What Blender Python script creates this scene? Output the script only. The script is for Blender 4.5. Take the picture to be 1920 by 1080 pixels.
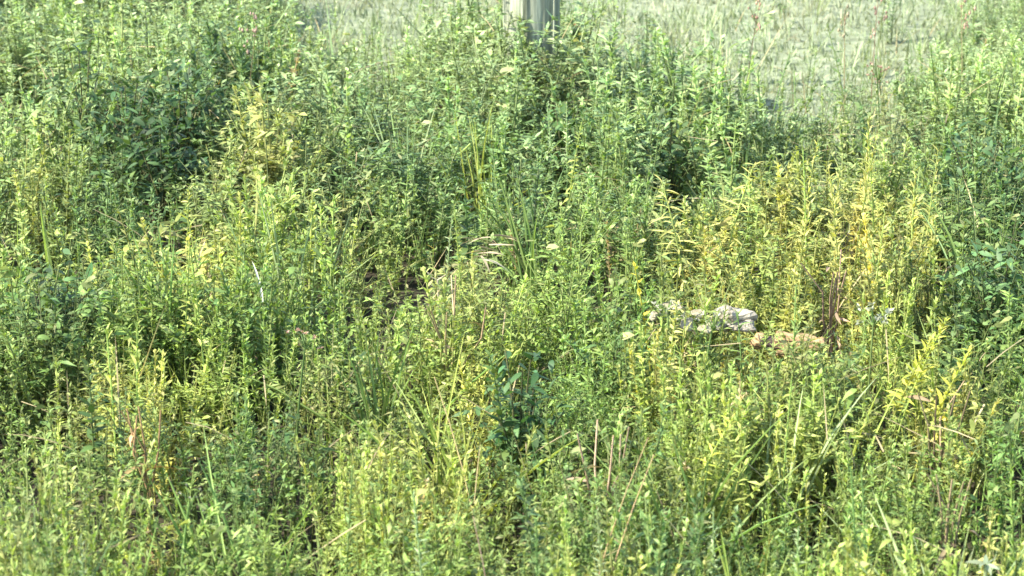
import bpy, math, random
import numpy as np
from mathutils import Vector, Matrix, Euler

for o in list(bpy.data.objects):
    bpy.data.objects.remove(o)
SC = bpy.context.scene
COL = SC.collection

# ------------------------------------------------------------------ camera, light, exposure
CAM_Z = 2.0
PITCH = math.radians(18.0)
HFOV = math.radians(20.0)
cam_data = bpy.data.cameras.new('camera')
cam = bpy.data.objects.new('camera', cam_data)
COL.objects.link(cam)
cam.location = (0, 0, CAM_Z)
cam.rotation_euler = (math.radians(90) - PITCH, 0, 0)
cam_data.sensor_width = 36
cam_data.lens = 18 / math.tan(HFOV / 2)
cam_data.clip_end = 2000
cam_data.dof.use_dof = True
cam_data.dof.focus_distance = 5.9
cam_data.dof.aperture_fstop = 9.0
SC.camera = cam

SUN_EL = math.radians(46)
sun_h = Vector((-0.92, -0.38)).normalized()          # towards the sun, seen from above
sun_dir = Vector((sun_h.x * math.cos(SUN_EL), sun_h.y * math.cos(SUN_EL), math.sin(SUN_EL)))
world = bpy.data.worlds.new('World')
SC.world = world
world.use_nodes = True
wn = world.node_tree
for n in list(wn.nodes):
    wn.nodes.remove(n)
sky = wn.nodes.new('ShaderNodeTexSky')
sky.sky_type = 'NISHITA'
sky.sun_disc = False
sky.sun_elevation = SUN_EL
sky.sun_rotation = math.atan2(sun_h.x, sun_h.y)
bg = wn.nodes.new('ShaderNodeBackground')
bg.inputs['Strength'].default_value = 0.15
wo = wn.nodes.new('ShaderNodeOutputWorld')
wn.links.new(sky.outputs[0], bg.inputs['Color'])
wn.links.new(bg.outputs[0], wo.inputs['Surface'])
sun_data = bpy.data.lights.new('sun', 'SUN')
sun_data.energy = 4.2
sun_data.angle = math.radians(0.5)
sun_data.color = (1.0, 0.94, 0.78)
sun = bpy.data.objects.new('sun', sun_data)
COL.objects.link(sun)
sun.rotation_euler = sun_dir.to_track_quat('Z', 'Y').to_euler()

SC.view_settings.view_transform = 'Standard'
SC.view_settings.look = 'None'
SC.view_settings.gamma = 1
SC.view_settings.exposure = 1.8

# ------------------------------------------------------------------ helpers
RNG = np.random.default_rng(11)
random.seed(5)
F = (1920 / 2) / math.tan(HFOV / 2)


def at(px, py, z=0.0):
    """point on the level plane at height z that shows at a place in the photograph"""
    u, v = (px - 960) / F, (540 - py) / F
    dy = math.cos(PITCH) + v * math.sin(PITCH)
    dz = -math.sin(PITCH) + v * math.cos(PITCH)
    t = (z - CAM_Z) / dz
    return u * t, dy * t


def tag(o, label=None, cat=None, group=None, kind=None):
    if label: o['label'] = label
    if cat: o['category'] = cat
    if group: o['group'] = group
    if kind: o['kind'] = kind
    return o


def link(o, parent=None):
    COL.objects.link(o)
    if parent is not None:
        o.parent = parent
    return o


_tab = RNG.random((256, 256))


def vnoise(x, y, s=1.0, off=0.0):
    """smooth value noise 0..1"""
    x = np.asarray(x, float) / s + off
    y = np.asarray(y, float) / s + off * 1.7
    xi, yi = np.floor(x).astype(int), np.floor(y).astype(int)
    fx, fy = x - xi, y - yi
    fx, fy = fx * fx * (3 - 2 * fx), fy * fy * (3 - 2 * fy)
    a = _tab[xi & 255, yi & 255]; b = _tab[(xi + 1) & 255, yi & 255]
    c = _tab[xi & 255, (yi + 1) & 255]; d = _tab[(xi + 1) & 255, (yi + 1) & 255]
    return (a * (1 - fx) + b * fx) * (1 - fy) + (c * (1 - fx) + d * fx) * fy


def ground_z(x, y):
    return 0.05 * (vnoise(x, y, 0.9, 3.1) - 0.5) + 0.02 * (vnoise(x, y, 0.25, 9.1) - 0.5)


# ------------------------------------------------------------------ materials
def new_mat(name):
    m = bpy.data.materials.new(name)
    m.use_nodes = True
    nt = m.node_tree
    for n in list(nt.nodes):
        nt.nodes.remove(n)
    return m, nt, nt.nodes.new('ShaderNodeOutputMaterial')


def leaf_material(name, source, rough=0.5, transl=0.34, spec=0.28, vary=0.35):
    m, nt, out = new_mat(name)
    N, L = nt.nodes.new, nt.links.new
    if source == 'attr':
        a = N('ShaderNodeAttribute'); a.attribute_name = 'Col'
        col = a.outputs['Color']
    else:
        oi = N('ShaderNodeObjectInfo')
        hsv = N('ShaderNodeHueSaturation')
        L(oi.outputs['Color'], hsv.inputs['Color'])
        mr = N('ShaderNodeMapRange')
        mr.inputs[3].default_value = 1 - vary; mr.inputs[4].default_value = 1 + vary
        L(oi.outputs['Random'], mr.inputs[0])
        L(mr.outputs[0], hsv.inputs['Value'])
        mh = N('ShaderNodeMapRange')
        mh.inputs[3].default_value = 0.48; mh.inputs[4].default_value = 0.52
        mm = N('ShaderNodeMath'); mm.operation = 'FRACT'
        m2 = N('ShaderNodeMath'); m2.operation = 'MULTIPLY'; m2.inputs[1].default_value = 17.3
        L(oi.outputs['Random'], m2.inputs[0]); L(m2.outputs[0], mm.inputs[0]); L(mm.outputs[0], mh.inputs[0])
        L(mh.outputs[0], hsv.inputs['Hue'])
        col = hsv.outputs['Color']
    # blotches and fine mottling of the leaf itself
    tc = N('ShaderNodeTexCoord'); nz = N('ShaderNodeTexNoise')
    nz.inputs['Scale'].default_value = 90; nz.inputs['Detail'].default_value = 2
    L(tc.outputs['Object'], nz.inputs['Vector'])
    mv = N('ShaderNodeMapRange'); mv.inputs[1].default_value = 0.3; mv.inputs[2].default_value = 0.7
    mv.inputs[3].default_value = 0.78; mv.inputs[4].default_value = 1.2
    L(nz.outputs[0], mv.inputs[0])
    mul = N('ShaderNodeVectorMath'); mul.operation = 'SCALE'
    L(col, mul.inputs[0]); L(mv.outputs[0], mul.inputs['Scale'])
    p = N('ShaderNodeBsdfPrincipled')
    L(mul.outputs[0], p.inputs['Base Color'])
    p.inputs['Roughness'].default_value = rough
    p.inputs['Specular IOR Level'].default_value = spec
    tr = N('ShaderNodeBsdfTranslucent')
    tm = N('ShaderNodeVectorMath'); tm.operation = 'MULTIPLY'; tm.inputs[1].default_value = (1.25, 1.25, 0.55)
    L(mul.outputs[0], tm.inputs[0]); L(tm.outputs[0], tr.inputs['Color'])
    mix = N('ShaderNodeMixShader'); mix.inputs[0].default_value = transl
    L(p.outputs[0], mix.inputs[1]); L(tr.outputs[0], mix.inputs[2])
    L(mix.outputs[0], out.inputs['Surface'])
    return m


def rough_material(name, c1, c2, scale, stretch=(1, 1, 1), rough=0.9, bump=0.3, c3=None, dist=0.004):
    m, nt, out = new_mat(name)
    N, L = nt.nodes.new, nt.links.new
    tc = N('ShaderNodeTexCoord'); mp = N('ShaderNodeMapping'); mp.inputs['Scale'].default_value = stretch
    L(tc.outputs['Object'], mp.inputs['Vector'])
    nz = N('ShaderNodeTexNoise'); nz.inputs['Scale'].default_value = scale
    nz.inputs['Detail'].default_value = 8; nz.inputs['Roughness'].default_value = 0.65
    L(mp.outputs[0], nz.inputs['Vector'])
    cr = N('ShaderNodeValToRGB')
    cr.color_ramp.elements[0].position = 0.34; cr.color_ramp.elements[0].color = (*c1, 1)
    cr.color_ramp.elements[1].position = 0.66; cr.color_ramp.elements[1].color = (*c2, 1)
    if c3:
        e = cr.color_ramp.elements.new(0.5); e.color = (*c3, 1)
    L(nz.outputs[0], cr.inputs[0])
    p = N('ShaderNodeBsdfPrincipled'); p.inputs['Roughness'].default_value = rough
    p.inputs['Specular IOR Level'].default_value = 0.25
    L(cr.outputs[0], p.inputs['Base Color'])
    bp = N('ShaderNodeBump'); bp.inputs['Strength'].default_value = bump; bp.inputs['Distance'].default_value = dist
    L(nz.outputs[0], bp.inputs['Height']); L(bp.outputs[0], p.inputs['Normal'])
    L(p.outputs[0], out.inputs['Surface'])
    return m


M_MASS = leaf_material('foliage_mass', 'attr')
M_LEAF = leaf_material('plant_leaf', 'obj')
M_DRY = leaf_material('dry_plant', 'obj', rough=0.7, transl=0.15, spec=0.2)
M_SOIL = rough_material('dark_soil', (0.022, 0.019, 0.013), (0.075, 0.062, 0.04), 14, rough=1.0, bump=0.8, c3=(0.04, 0.034, 0.02), dist=0.02)
M_FIELD = rough_material('pale_turf', (0.13, 0.15, 0.09), (0.27, 0.30, 0.20), 26, rough=1.0, bump=0.7, c3=(0.19, 0.22, 0.14), dist=0.02)
M_WOOD = rough_material('weathered_post_wood', (0.10, 0.115, 0.075), (0.33, 0.355, 0.26), 14, (6, 6, 0.4), rough=0.85, bump=0.5, c3=(0.20, 0.215, 0.155))
M_BARK = rough_material('tan_bark', (0.07, 0.04, 0.02), (0.46, 0.33, 0.17), 26, (0.5, 4, 4), rough=0.85, bump=0.6, c3=(0.33, 0.215, 0.115))
M_HEART = rough_material('dark_rotten_wood', (0.02, 0.015, 0.015), (0.09, 0.06, 0.055), 40, rough=0.9, bump=0.5)
M_STONE = rough_material('pale_grey_stone', (0.09, 0.08, 0.06), (0.38, 0.34, 0.27), 45, rough=0.85, bump=0.8, c3=(0.30, 0.265, 0.205))
M_STONE2 = rough_material('chalky_stone', (0.15, 0.13, 0.085), (0.40, 0.36, 0.26), 30, rough=0.8, bump=0.5)

# ------------------------------------------------------------------ patches (world places found from the photograph)
def W(lst, z):
    r = []
    for (px, py, rx, ry, s) in lst:
        x, y = at(px, py, z)
        x1, _ = at(px + rx, py, z)
        _, y1 = at(px, py - ry, z)
        r.append((x, y, abs(x1 - x), abs(y1 - y), s))
    return r


def field_of(lst, x, y):
    f = np.zeros_like(x)
    for (cx, cy, rx, ry, s) in lst:
        f = np.maximum(f, s * np.exp(-(((x - cx) / rx) ** 2 + ((y - cy) / ry) ** 2)))
    return f


CAN = 0.30
YELLOW = W([(1335, 365, 75, 50, 1), (1630, 320, 55, 100, 1), (1500, 350, 55, 90, .9), (1720, 360, 35, 60, .8),
            (1410, 500, 120, 80, .75), (1245, 620, 60, 40, .8), (1290, 660, 70, 30, .45), (280, 640, 110, 60, .7),
            (340, 390, 120, 60, .65), (120, 400, 120, 50, .5), (60, 250, 60, 60, .45), (640, 330, 90, 60, .35), (760, 800, 170, 80, .55),
            (870, 440, 40, 60, .5), (1850, 990, 50, 60, .8), (1740, 660, 90, 50, .9), (270, 830, 30, 70, .7),
            (900, 600, 60, 50, .6), (1620, 440, 50, 60, .7), (480, 220, 100, 60, .45), (1350, 830, 90, 60, .45),
            (1630, 980, 100, 60, .6), (960, 880, 80, 50, .5), (1500, 730, 200, 60, .35), (1180, 1030, 200, 40, .5)], CAN)
BLUE_SHADE = W([(270, 210, 150, 95, 1), (410, 80, 70, 70, .9), (1240, 250, 60, 70, .8), (1050, 200, 90, 90, .7),  # cool leaved patches whose colour also carries shade
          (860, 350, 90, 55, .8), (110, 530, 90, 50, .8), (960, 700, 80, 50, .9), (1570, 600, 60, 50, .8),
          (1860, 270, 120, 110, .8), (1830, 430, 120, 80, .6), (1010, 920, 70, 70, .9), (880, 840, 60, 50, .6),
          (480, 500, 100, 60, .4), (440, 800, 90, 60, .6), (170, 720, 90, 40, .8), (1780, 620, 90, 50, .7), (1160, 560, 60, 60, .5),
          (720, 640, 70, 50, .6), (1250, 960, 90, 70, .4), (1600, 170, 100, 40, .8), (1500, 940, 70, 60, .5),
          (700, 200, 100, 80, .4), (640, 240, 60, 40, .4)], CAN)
DRY = W([(790, 480, 90, 60, .55), (120, 620, 110, 40, .55), (90, 840, 150, 70, .6), (60, 1000, 90, 70, .6),
         (1800, 860, 50, 120, .6), (1560, 500, 40, 60, .7), (1660, 120, 70, 40, .6), (640, 620, 120, 60, .35),
         (560, 600, 60, 40, .5), (1080, 60, 40, 40, .5), (780, 700, 80, 60, .35), (1130, 830, 40, 80, .5), (1450, 620, 110, 20, .4)], CAN)
HOLES = W([(1480, 645, 80, 24, .9), (1330, 628, 95, 22, .5), (325, 330, 70, 45, 1), (110, 540, 55, 40, .85), (350, 460, 28, 45, .8), (750, 560, 60, 60, .9),
           (930, 510, 25, 60, 1), (1555, 610, 40, 50, .9), (1488, 690, 75, 40, 1), (1770, 650, 60, 40, .8),
           (1000, 740, 60, 60, .8), (890, 860, 35, 50, .9), (1265, 350, 35, 70, .9), (1045, 340, 40, 60, .8), (1048, 250, 25, 50, .8),
           (1545, 500, 35, 35, .8), (165, 750, 45, 25, .3), (460, 830, 50, 40, .35), (980, 1000, 50, 50, .7),
           (1500, 950, 50, 50, .8), (1370, 1050, 60, 40, .7), (1840, 1070, 50, 30, .9), (800, 480, 75, 55, .95),
           (1200, 700, 30, 50, .4), (700, 470, 40, 50, .5), (1400, 120, 200, 50, .3), (1160, 860, 50, 50, .5), (880, 370, 50, 40, .6),
           (570, 1000, 50, 60, .4), (1690, 830, 50, 50, .5), (640, 830, 30, 30, .5)], 0.14)

# y distance at which the weeds give way to the pale field, as a function of x / y
EDGE_PX = [-400, 0, 250, 430, 520, 700, 860, 1000, 1160, 1270, 1400, 1520, 1640, 1760, 1830, 1920, 2300]
EDGE_PY = [-400, -250, -160, -60, 65, 95, 45, 15, 35, 135, 175, 195, 180, 120, 75, 20, -80]


def edge_y(x):
    x = np.asarray(x, float)
    px = 960 + x / 7.5 * F * 0.99
    py = np.interp(px, EDGE_PX, EDGE_PY)
    v = (540 - py) / F
    t = (0.2 - CAM_Z) / (-math.sin(PITCH) + v * math.cos(PITCH))
    return (math.cos(PITCH) + v * math.sin(PITCH)) * t


def canopy(x, y):
    h = 0.27 + 0.08 * (vnoise(x, y, 0.42, 1.3) - 0.5) + 0.11 * (vnoise(x, y, 0.15, 5.7) - 0.5)
    h = h * (1 - 0.95 * np.clip(1.35 * field_of(HOLES, x, y), 0, 1))
    e = edge_y(x) + 0.8 * (vnoise(x, y, 0.22, 7.7) - 0.5)
    h = h * np.clip((e - y) / 0.8 + 0.75, 0.0, 1)
    h = h + .11 * np.exp(-((x - .18) / .26) ** 2 - ((y - 7.26) / .14) ** 2)      # weeds left uncut at the post
    return h


# ------------------------------------------------------------------ leaf strips
def strips(base, d, nrm, L, Wd, droop, prof, twist=None, bend_side=None):
    """N curved tapering strips; returns verts (N,k,3), tris (N,m,3)"""
    N = len(base)
    ts, ws = zip(*prof)
    side = np.cross(d, nrm)
    side /= np.linalg.norm(side, axis=1, keepdims=True) + 1e-9
    up = np.cross(side, d)
    vs = []
    down = np.array([0, 0, -1.0])
    for t, w in prof:
        c = base + d * (L * t)[:, None] + down * (L * droop * t * t)[:, None]
        if bend_side is not None:
            c = c + side * (L * bend_side * t * t)[:, None]
        if w == 0:
            vs.append(c[:, None])
            continue
        a = (twist if twist is not None else np.zeros(N)) * t
        s = side * np.cos(a)[:, None] + up * np.sin(a)[:, None]
        hw = (Wd * w * 0.5)[:, None]
        vs.append((c - s * hw)[:, None]); vs.append((c + s * hw)[:, None])
    V = np.concatenate(vs, 1)
    k = V.shape[1]
    tri = []
    nr = len(prof)
    for i in range(nr - 1):
        a, b = 2 * i, 2 * i + 1
        if prof[i + 1][1] == 0:
            tri.append((a, b, 2 * i + 2))
        else:
            c, e = 2 * i + 2, 2 * i + 3
            tri += [(a, b, e), (a, e, c)]
    T = np.array(tri)[None] + (np.arange(N) * k)[:, None, None]
    return V.reshape(-1, 3), T.reshape(-1, 3), k


def tube(pts, r0, r1, n=3):
    pts = np.asarray(pts, float)
    m = len(pts)
    V = []
    for i, p in enumerate(pts):
        r = r0 + (r1 - r0) * i / (m - 1)
        for j in range(n):
            a = 2 * math.pi * j / n
            V.append(p + np.array([math.cos(a) * r, math.sin(a) * r, 0]))
    T = []
    for i in range(m - 1):
        for j in range(n):
            a, b = i * n + j, i * n + (j + 1) % n
            c, d = a + n, b + n
            T += [(a, b, d), (a, d, c)]
    return np.array(V), np.array(T)


class Acc:
    def __init__(s):
        s.v, s.t, s.c, s.n = [], [], [], 0

    def add(s, V, T, C):
        s.v.append(V); s.t.append(T + s.n); s.c.append(C); s.n += len(V)

    def arrays(s):
        return np.concatenate(s.v), np.concatenate(s.t), np.concatenate(s.c)

    def build(s, name, mat, attr=True):
        V, T, C = s.arrays()
        me = bpy.data.meshes.new(name)
        me.vertices.add(len(V)); me.vertices.foreach_set('co', V.astype(np.float32).ravel())
        me.loops.add(len(T) * 3); me.loops.foreach_set('vertex_index', T.astype(np.int32).ravel())
        me.polygons.add(len(T))
        me.polygons.foreach_set('loop_start', np.arange(0, len(T) * 3, 3, dtype=np.int32))
        me.polygons.foreach_set('loop_total', np.full(len(T), 3, np.int32))
        if attr:
            ca = me.color_attributes.new('Col', 'FLOAT_COLOR', 'POINT')
            rgba = np.ones((len(V), 4), np.float32); rgba[:, :3] = C
            ca.data.foreach_set('color', rgba.ravel())
        me.update(); me.validate()
        me.materials.append(mat)
        o = bpy.data.objects.new(name, me)
        return o


LANCE = [(0, .25), (.3, 1), (.68, .75), (1, 0)]
OVATE = [(0, .3), (.25, 1), (.6, .9), (1, 0)]
SMALL = [(0, .5), (.45, 1), (1, 0)]
BLADE = [(0, .9), (.35, 1), (.7, .7), (1, 0)]


def frame_dirs(az, el):
    d = np.stack([np.cos(az) * np.cos(el), np.sin(az) * np.cos(el), np.sin(el)], 1)
    n = np.stack([-np.cos(az) * np.sin(el), -np.sin(az) * np.sin(el), np.cos(el)], 1)
    return d, n


# proto colour channels: r = brightness factor, g = dryness 0..1, b = height fraction
def proto_leafy(nl, ll, lw, prof=LANCE, droop=.35, el=(.1, .9), branches=0, r=RNG):
    """upright leafy weed, unit height"""
    A = Acc()
    lean = r.normal(0, .08, 2)
    def axis(t): return np.stack([lean[0] * t ** 1.5, lean[1] * t ** 1.5, t], -1)
    V, T = tube(axis(np.linspace(0, 1, 5)), .008, .003)
    A.add(V, T, np.tile([.9, .25, .5], (len(V), 1)))
    n = nl
    t = r.uniform(.12, 1, n) ** .8
    base = axis(t)
    az = r.uniform(0, 2 * np.pi, n)
    if branches:
        baz = r.uniform(0, 2 * np.pi, branches); bt = r.uniform(.3, .75, branches)
        bl = r.uniform(.25, .45, branches)
        k = r.integers(0, branches + 1, n)
        for b in range(branches):
            d = np.array([math.cos(baz[b]) * .55, math.sin(baz[b]) * .55, .85])
            b0 = axis(np.array(bt[b]))
            V, T = tube([b0, b0 + d * bl[b]], .005, .002)
            A.add(V, T, np.tile([.9, .3, .6], (len(V), 1)))
            mk = k == b
            u = r.uniform(.1, 1, mk.sum())
            base[mk] = b0 + d * (bl[b] * u)[:, None]
    e = r.uniform(el[0], el[1], n) + .35 * (t - .5)
    d, nr = frame_dirs(az, e)
    nr = nr + r.normal(0, .35, nr.shape)
    size = (1.15 - .55 * t) * r.uniform(.7, 1.25, n)
    V, T, k = strips(base, d, nr, ll * size, lw * size, droop * r.uniform(.3, 1.6, n), prof, r.normal(0, .8, n))
    c = np.stack([r.uniform(.72, 1.28, n), np.clip(r.normal(.0, .12, n) + .4 * (t < .3), 0, 1), np.clip(base[:, 2], 0, 1)], 1)
    A.add(V, T, np.repeat(c, k, 0))
    return A.arrays()


def proto_grass(nb, w, spread=.5, droop=.6, r=RNG):
    A = Acc()
    az = r.uniform(0, 2 * np.pi, nb)
    el = np.clip(r.normal(1.2, .28, nb), .5, 1.55)
    d, nr = frame_dirs(az, el)
    base = np.stack([r.normal(0, .06, nb), r.normal(0, .06, nb), np.zeros(nb)], 1)
    L = r.uniform(.55, 1.25, nb)
    V, T, k = strips(base, d, nr, L, np.full(nb, w) * r.uniform(.7, 1.3, nb), droop * r.uniform(.1, 1, nb), BLADE, r.normal(0, .9, nb))
    c = np.stack([r.uniform(.75, 1.3, nb), np.clip(r.normal(.02, .2, nb), 0, 1), np.full(nb, .6)], 1)
    A.add(V, T, np.repeat(c, k, 0))
    return A.arrays()


def proto_spike(n, r=RNG):
    """dense narrow leafy spire"""
    A = Acc()
    lean = r.normal(0, .06, 2)
    t = r.uniform(.25, 1, n)
    base = np.stack([lean[0] * t, lean[1] * t, t], -1)
    V, T = tube(np.array([[0, 0, 0], [lean[0], lean[1], 1]]), .008, .004)
    A.add(V, T, np.tile([1, .3, .5], (len(V), 1)))
    d, nr = frame_dirs(r.uniform(0, 6.28, n), r.uniform(.5, 1.2, n))
    V, T, k = strips(base, d, nr, .075 * r.uniform(.6, 1.3, n) * (1.3 - .7 * t), np.full(n, .019), np.full(n, .15), SMALL, r.normal(0, .6, n))
    c = np.stack([r.uniform(.8, 1.3, n), np.clip(r.normal(.1, .1, n), 0, 1), t], 1)
    A.add(V, T, np.repeat(c, k, 0))
    return A.arrays()


GREEN_A = np.array([0.136, 0.245, 0.062])      # common mid green
GREEN_Y = np.array([0.245, 0.335, 0.078])      # yellow green
YEL = np.array([0.54, 0.48, 0.13])            # yellowed leaves
BLU_SHADE = np.array([0.062, 0.130, 0.050])          # cool dark green; also paints in the shade of dark patches
TAN = np.array([0.38, 0.31, 0.17])            # dry
PALE_HAZE = np.array([0.33, 0.43, 0.24])            # greyish pale green, haze painted into distant plants


def lerp(a, b, t):
    return a + (b - a) * t[:, None]


def tint_at(x, y, r=RNG):
    n = len(x)
    c = np.tile(GREEN_A, (n, 1))
    c = lerp(c, np.tile(GREEN_Y, (n, 1)), np.clip(1.5 * vnoise(x, y, .35, 2.2) - .25 + r.normal(0, .22, n), 0, 1))
    c = lerp(c, np.tile(BLU_SHADE, (n, 1)), np.clip(1.6 * (vnoise(x, y, .22, 8.8) - .55) + r.normal(0, .12, n), 0, .8))
    far_haze = np.clip((y - 5.6) / 2.0, 0, 1) * .75  # distance haze, mixed into the plant colour
    c = lerp(c, np.tile(PALE_HAZE, (n, 1)), far_haze * r.uniform(.4, 1.1, n).clip(0, 1))
    c = lerp(c, np.tile(BLU_SHADE * 1.1, (n, 1)), np.clip(field_of(BLUE_SHADE, x, y) * 1.0 + r.normal(0, .1, n) * 1, 0, .9) * (field_of(BLUE_SHADE, x, y) > .05))  # shade of the dark patches goes into the leaf colour
    fy = field_of(YELLOW, x, y)
    c = lerp(c, np.tile(YEL, (n, 1)), np.clip(fy * r.uniform(.25, 1.25, n), 0, 1))
    fd = field_of(DRY, x, y)
    c = lerp(c, np.tile(TAN, (n, 1)), np.clip(fd * r.uniform(-.2, .75, n), 0, 1))
    # odd ones out
    odd = r.random(n)
    c[odd < .006] = TAN
    c *= r.uniform(.68, 1.32, n)[:, None]
    return c, fd


def scatter(protos, x, y, h, gain=1.0, base_col=None, tilt=.12, r=RNG, tint=None, wide=1.0):
    """copies of prototype plants put into one mesh accumulator"""
    A = Acc()
    idx = r.integers(0, len(protos), len(x))
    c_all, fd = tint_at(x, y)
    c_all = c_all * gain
    if base_col is not None:
        c_all = np.array(base_col)[None] * r.uniform(.75, 1.25, len(x))[:, None]
    z = ground_z(x, y)
    for pi, (V, T, C) in enumerate(protos):
        m = idx == pi
        k = m.sum()
        if k == 0: continue
        a = r.uniform(0, 2 * np.pi, k)
        ca, sa = np.cos(a), np.sin(a)
        hh = h[m]
        s = hh * wide * r.uniform(.85, 1.15, k) * np.clip(y[m] / 6.0, .72, 1.1)
        X = (V[None, :, 0] * ca[:, None] - V[None, :, 1] * sa[:, None]) * s[:, None]
        Y = (V[None, :, 0] * sa[:, None] + V[None, :, 1] * ca[:, None]) * s[:, None]
        Z = V[None, :, 2] * hh[:, None]
        tx, ty = r.normal(0, tilt, k), r.normal(0, tilt, k)
        X = X + Z * tx[:, None]; Y = Y + Z * ty[:, None]
        P = np.stack([X + x[m][:, None], Y + y[m][:, None], Z + z[m][:, None]], -1)
        col = c_all[m][:, None, :] * C[None, :, 0:1]
        dryness = np.clip(C[None, :, 1:2] + .35 * fd[m][:, None, None] * (C[None, :, 1:2] > .05), 0, 1) * .8
        col = col * (1 - dryness) + TAN[None, None] * C[None, :, 0:1] * dryness
        nv = len(V)
        TT = T[None] + (np.arange(k) * nv)[:, None, None]
        A.add(P.reshape(-1, 3), TT.reshape(-1, 3), col.reshape(-1, 3))
    return A


def pts(n, y0, y1, spread=0.42):
    """points over the wedge that can be seen, with a margin"""
    y = np.sqrt(RNG.uniform(y0 ** 2, y1 ** 2, n))
    x = RNG.uniform(-1, 1, n) * (y * .187 + spread)
    return x, y


# ------------------------------------------------------------------ the setting
def sheet(name, x0, x1, y0, y1, nx, ny, mat, fz):
    xs = np.linspace(x0, x1, nx); ys = np.linspace(y0, y1, ny)
    X, Y = np.meshgrid(xs, ys)
    Z = fz(X, Y)
    V = np.stack([X, Y, Z], -1).reshape(-1, 3)
    i = np.arange(nx - 1)[None, :] + (np.arange(ny - 1) * nx)[:, None]
    Q = np.stack([i, i + 1, i + nx + 1, i + nx], -1).reshape(-1, 4)
    me = bpy.data.meshes.new(name)
    me.from_pydata(V.tolist(), [], Q.tolist())
    me.materials.append(mat)
    me.polygons.foreach_set('use_smooth', np.ones(len(me.polygons), bool))
    return tag(link(bpy.data.objects.new(name, me)), kind='structure')


sheet('ground', -4, 4, 1.0, 14, 81, 131, M_SOIL, ground_z)
sheet('far_ground', -600, 600, -400, 1200, 3, 3, M_FIELD, lambda X, Y: X * 0 - 0.075)


def field_z(X, Y):
    e = edge_y(X)
    return ground_z(X, Y) + np.clip((Y - e) * .06, -.03, .02) - .004


sheet('pale_field', -4, 4, 6.2, 14, 81, 79, M_FIELD, field_z)

# ------------------------------------------------------------------ the weed mass
leafy = [proto_leafy(92, .085, .0185, SMALL, .35, (.1, 1.1), branches=RNG.integers(0, 4)) for _ in range(9)]
bushy = [proto_leafy(125, .056, .0175, SMALL, .3, (-.2, 1.1), branches=7) for _ in range(7)]
grassy = [proto_grass(10, .014) for _ in range(8)]
broad = [proto_leafy(44, .12, .045, OVATE, .45, (0, .8), branches=3) for _ in range(5)]
spiky = [proto_spike(66) for _ in range(6)]
low = [proto_leafy(16, .45, .16, OVATE, .4, (0, .8)) for _ in range(4)]


def keep(x, y, h, hmin=.05):
    m = h > hmin
    return x[m], y[m], h[m]


def put(name, protos, n, label_h, y0=3.5, y1=9.4, density=None, **kw):
    x, y = pts(n, y0, y1)
    if name != 'grass':
        x2, y2 = pts(n // 5, y0, 5.6)
        x, y, n = np.concatenate([x, x2]), np.concatenate([y, y2]), n + n // 5
    h = canopy(x, y) * RNG.uniform(label_h[0], label_h[1], n)
    if density is not None:
        m = RNG.random(n) < density(x, y)
        x, y, h = x[m], y[m], h[m]
    x, y, h = keep(x, y, h)
    return scatter(protos, x, y, h, **kw).build(name, M_MASS)


sel = lambda s, off, lo: (lambda x, y: np.clip((vnoise(x, y, s, off) - lo) * 3 + .35, .28, 1))
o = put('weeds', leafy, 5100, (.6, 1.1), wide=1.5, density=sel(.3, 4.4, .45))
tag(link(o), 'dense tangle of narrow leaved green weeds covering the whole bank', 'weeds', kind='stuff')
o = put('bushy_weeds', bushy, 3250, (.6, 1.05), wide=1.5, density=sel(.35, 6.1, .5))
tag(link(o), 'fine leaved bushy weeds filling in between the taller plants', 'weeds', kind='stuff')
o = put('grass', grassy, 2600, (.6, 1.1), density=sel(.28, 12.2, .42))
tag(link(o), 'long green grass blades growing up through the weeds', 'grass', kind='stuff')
o = put('broad_leaved_weeds', broad, 2200, (.6, 1.1), density=lambda x, y: np.clip(.12 + field_of(BLUE_SHADE, x, y), 0, 1))
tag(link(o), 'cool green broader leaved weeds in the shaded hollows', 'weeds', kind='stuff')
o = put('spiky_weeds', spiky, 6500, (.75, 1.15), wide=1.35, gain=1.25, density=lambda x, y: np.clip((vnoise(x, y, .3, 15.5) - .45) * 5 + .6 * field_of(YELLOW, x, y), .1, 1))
tag(link(o), 'slender upright leafy spires standing among the weeds', 'weeds', kind='stuff')
# ragged fringe of single weeds out on the pale field
n = 2600
x, y = pts(n, 6.4, 10.5, .9)
e = edge_y(x)
q = np.exp(-np.clip(y - e, 0, 9) / .6) * (vnoise(x, y, .25, 21.3) > .36) * (y > e - .3)
m = (RNG.random(n) < q)
x, y = x[m], y[m]
o = scatter(leafy + spiky + broad, x, y, RNG.uniform(.08, .26, len(x))).build('fringe_weeds', M_MASS)
tag(link(o), 'scattered weeds thinning out over the pale field edge', 'weeds', kind='stuff')
# thin taller pale grass standing out of the short grass
n = 2600
x, y = pts(n, 6.6, 11, .9)
m = (y > edge_y(x) - .5) & (RNG.random(n) < .25 + .75 * np.exp(-np.clip(y - edge_y(x), 0, 9) / .7))
x, y = x[m], y[m]
o = scatter(grassy, x, y, RNG.uniform(.07, .2, len(x)), base_col=(.30, .36, .20)).build('pale_grass', M_MASS)
tag(link(o), 'thin pale taller grass standing in the short bleached field', 'grass', kind='stuff')
# low cover on the soil
x, y = pts(2300, 3.5, 9.0)
m = y < edge_y(x) + .3
x, y = x[m], y[m]
o = scatter(low, x, y, RNG.uniform(.05, .11, len(x)), wide=1.0).build('ground_cover', M_MASS)
tag(link(o), 'low green seedlings and creeping leaves under the weeds', 'ground cover', kind='stuff')
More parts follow.
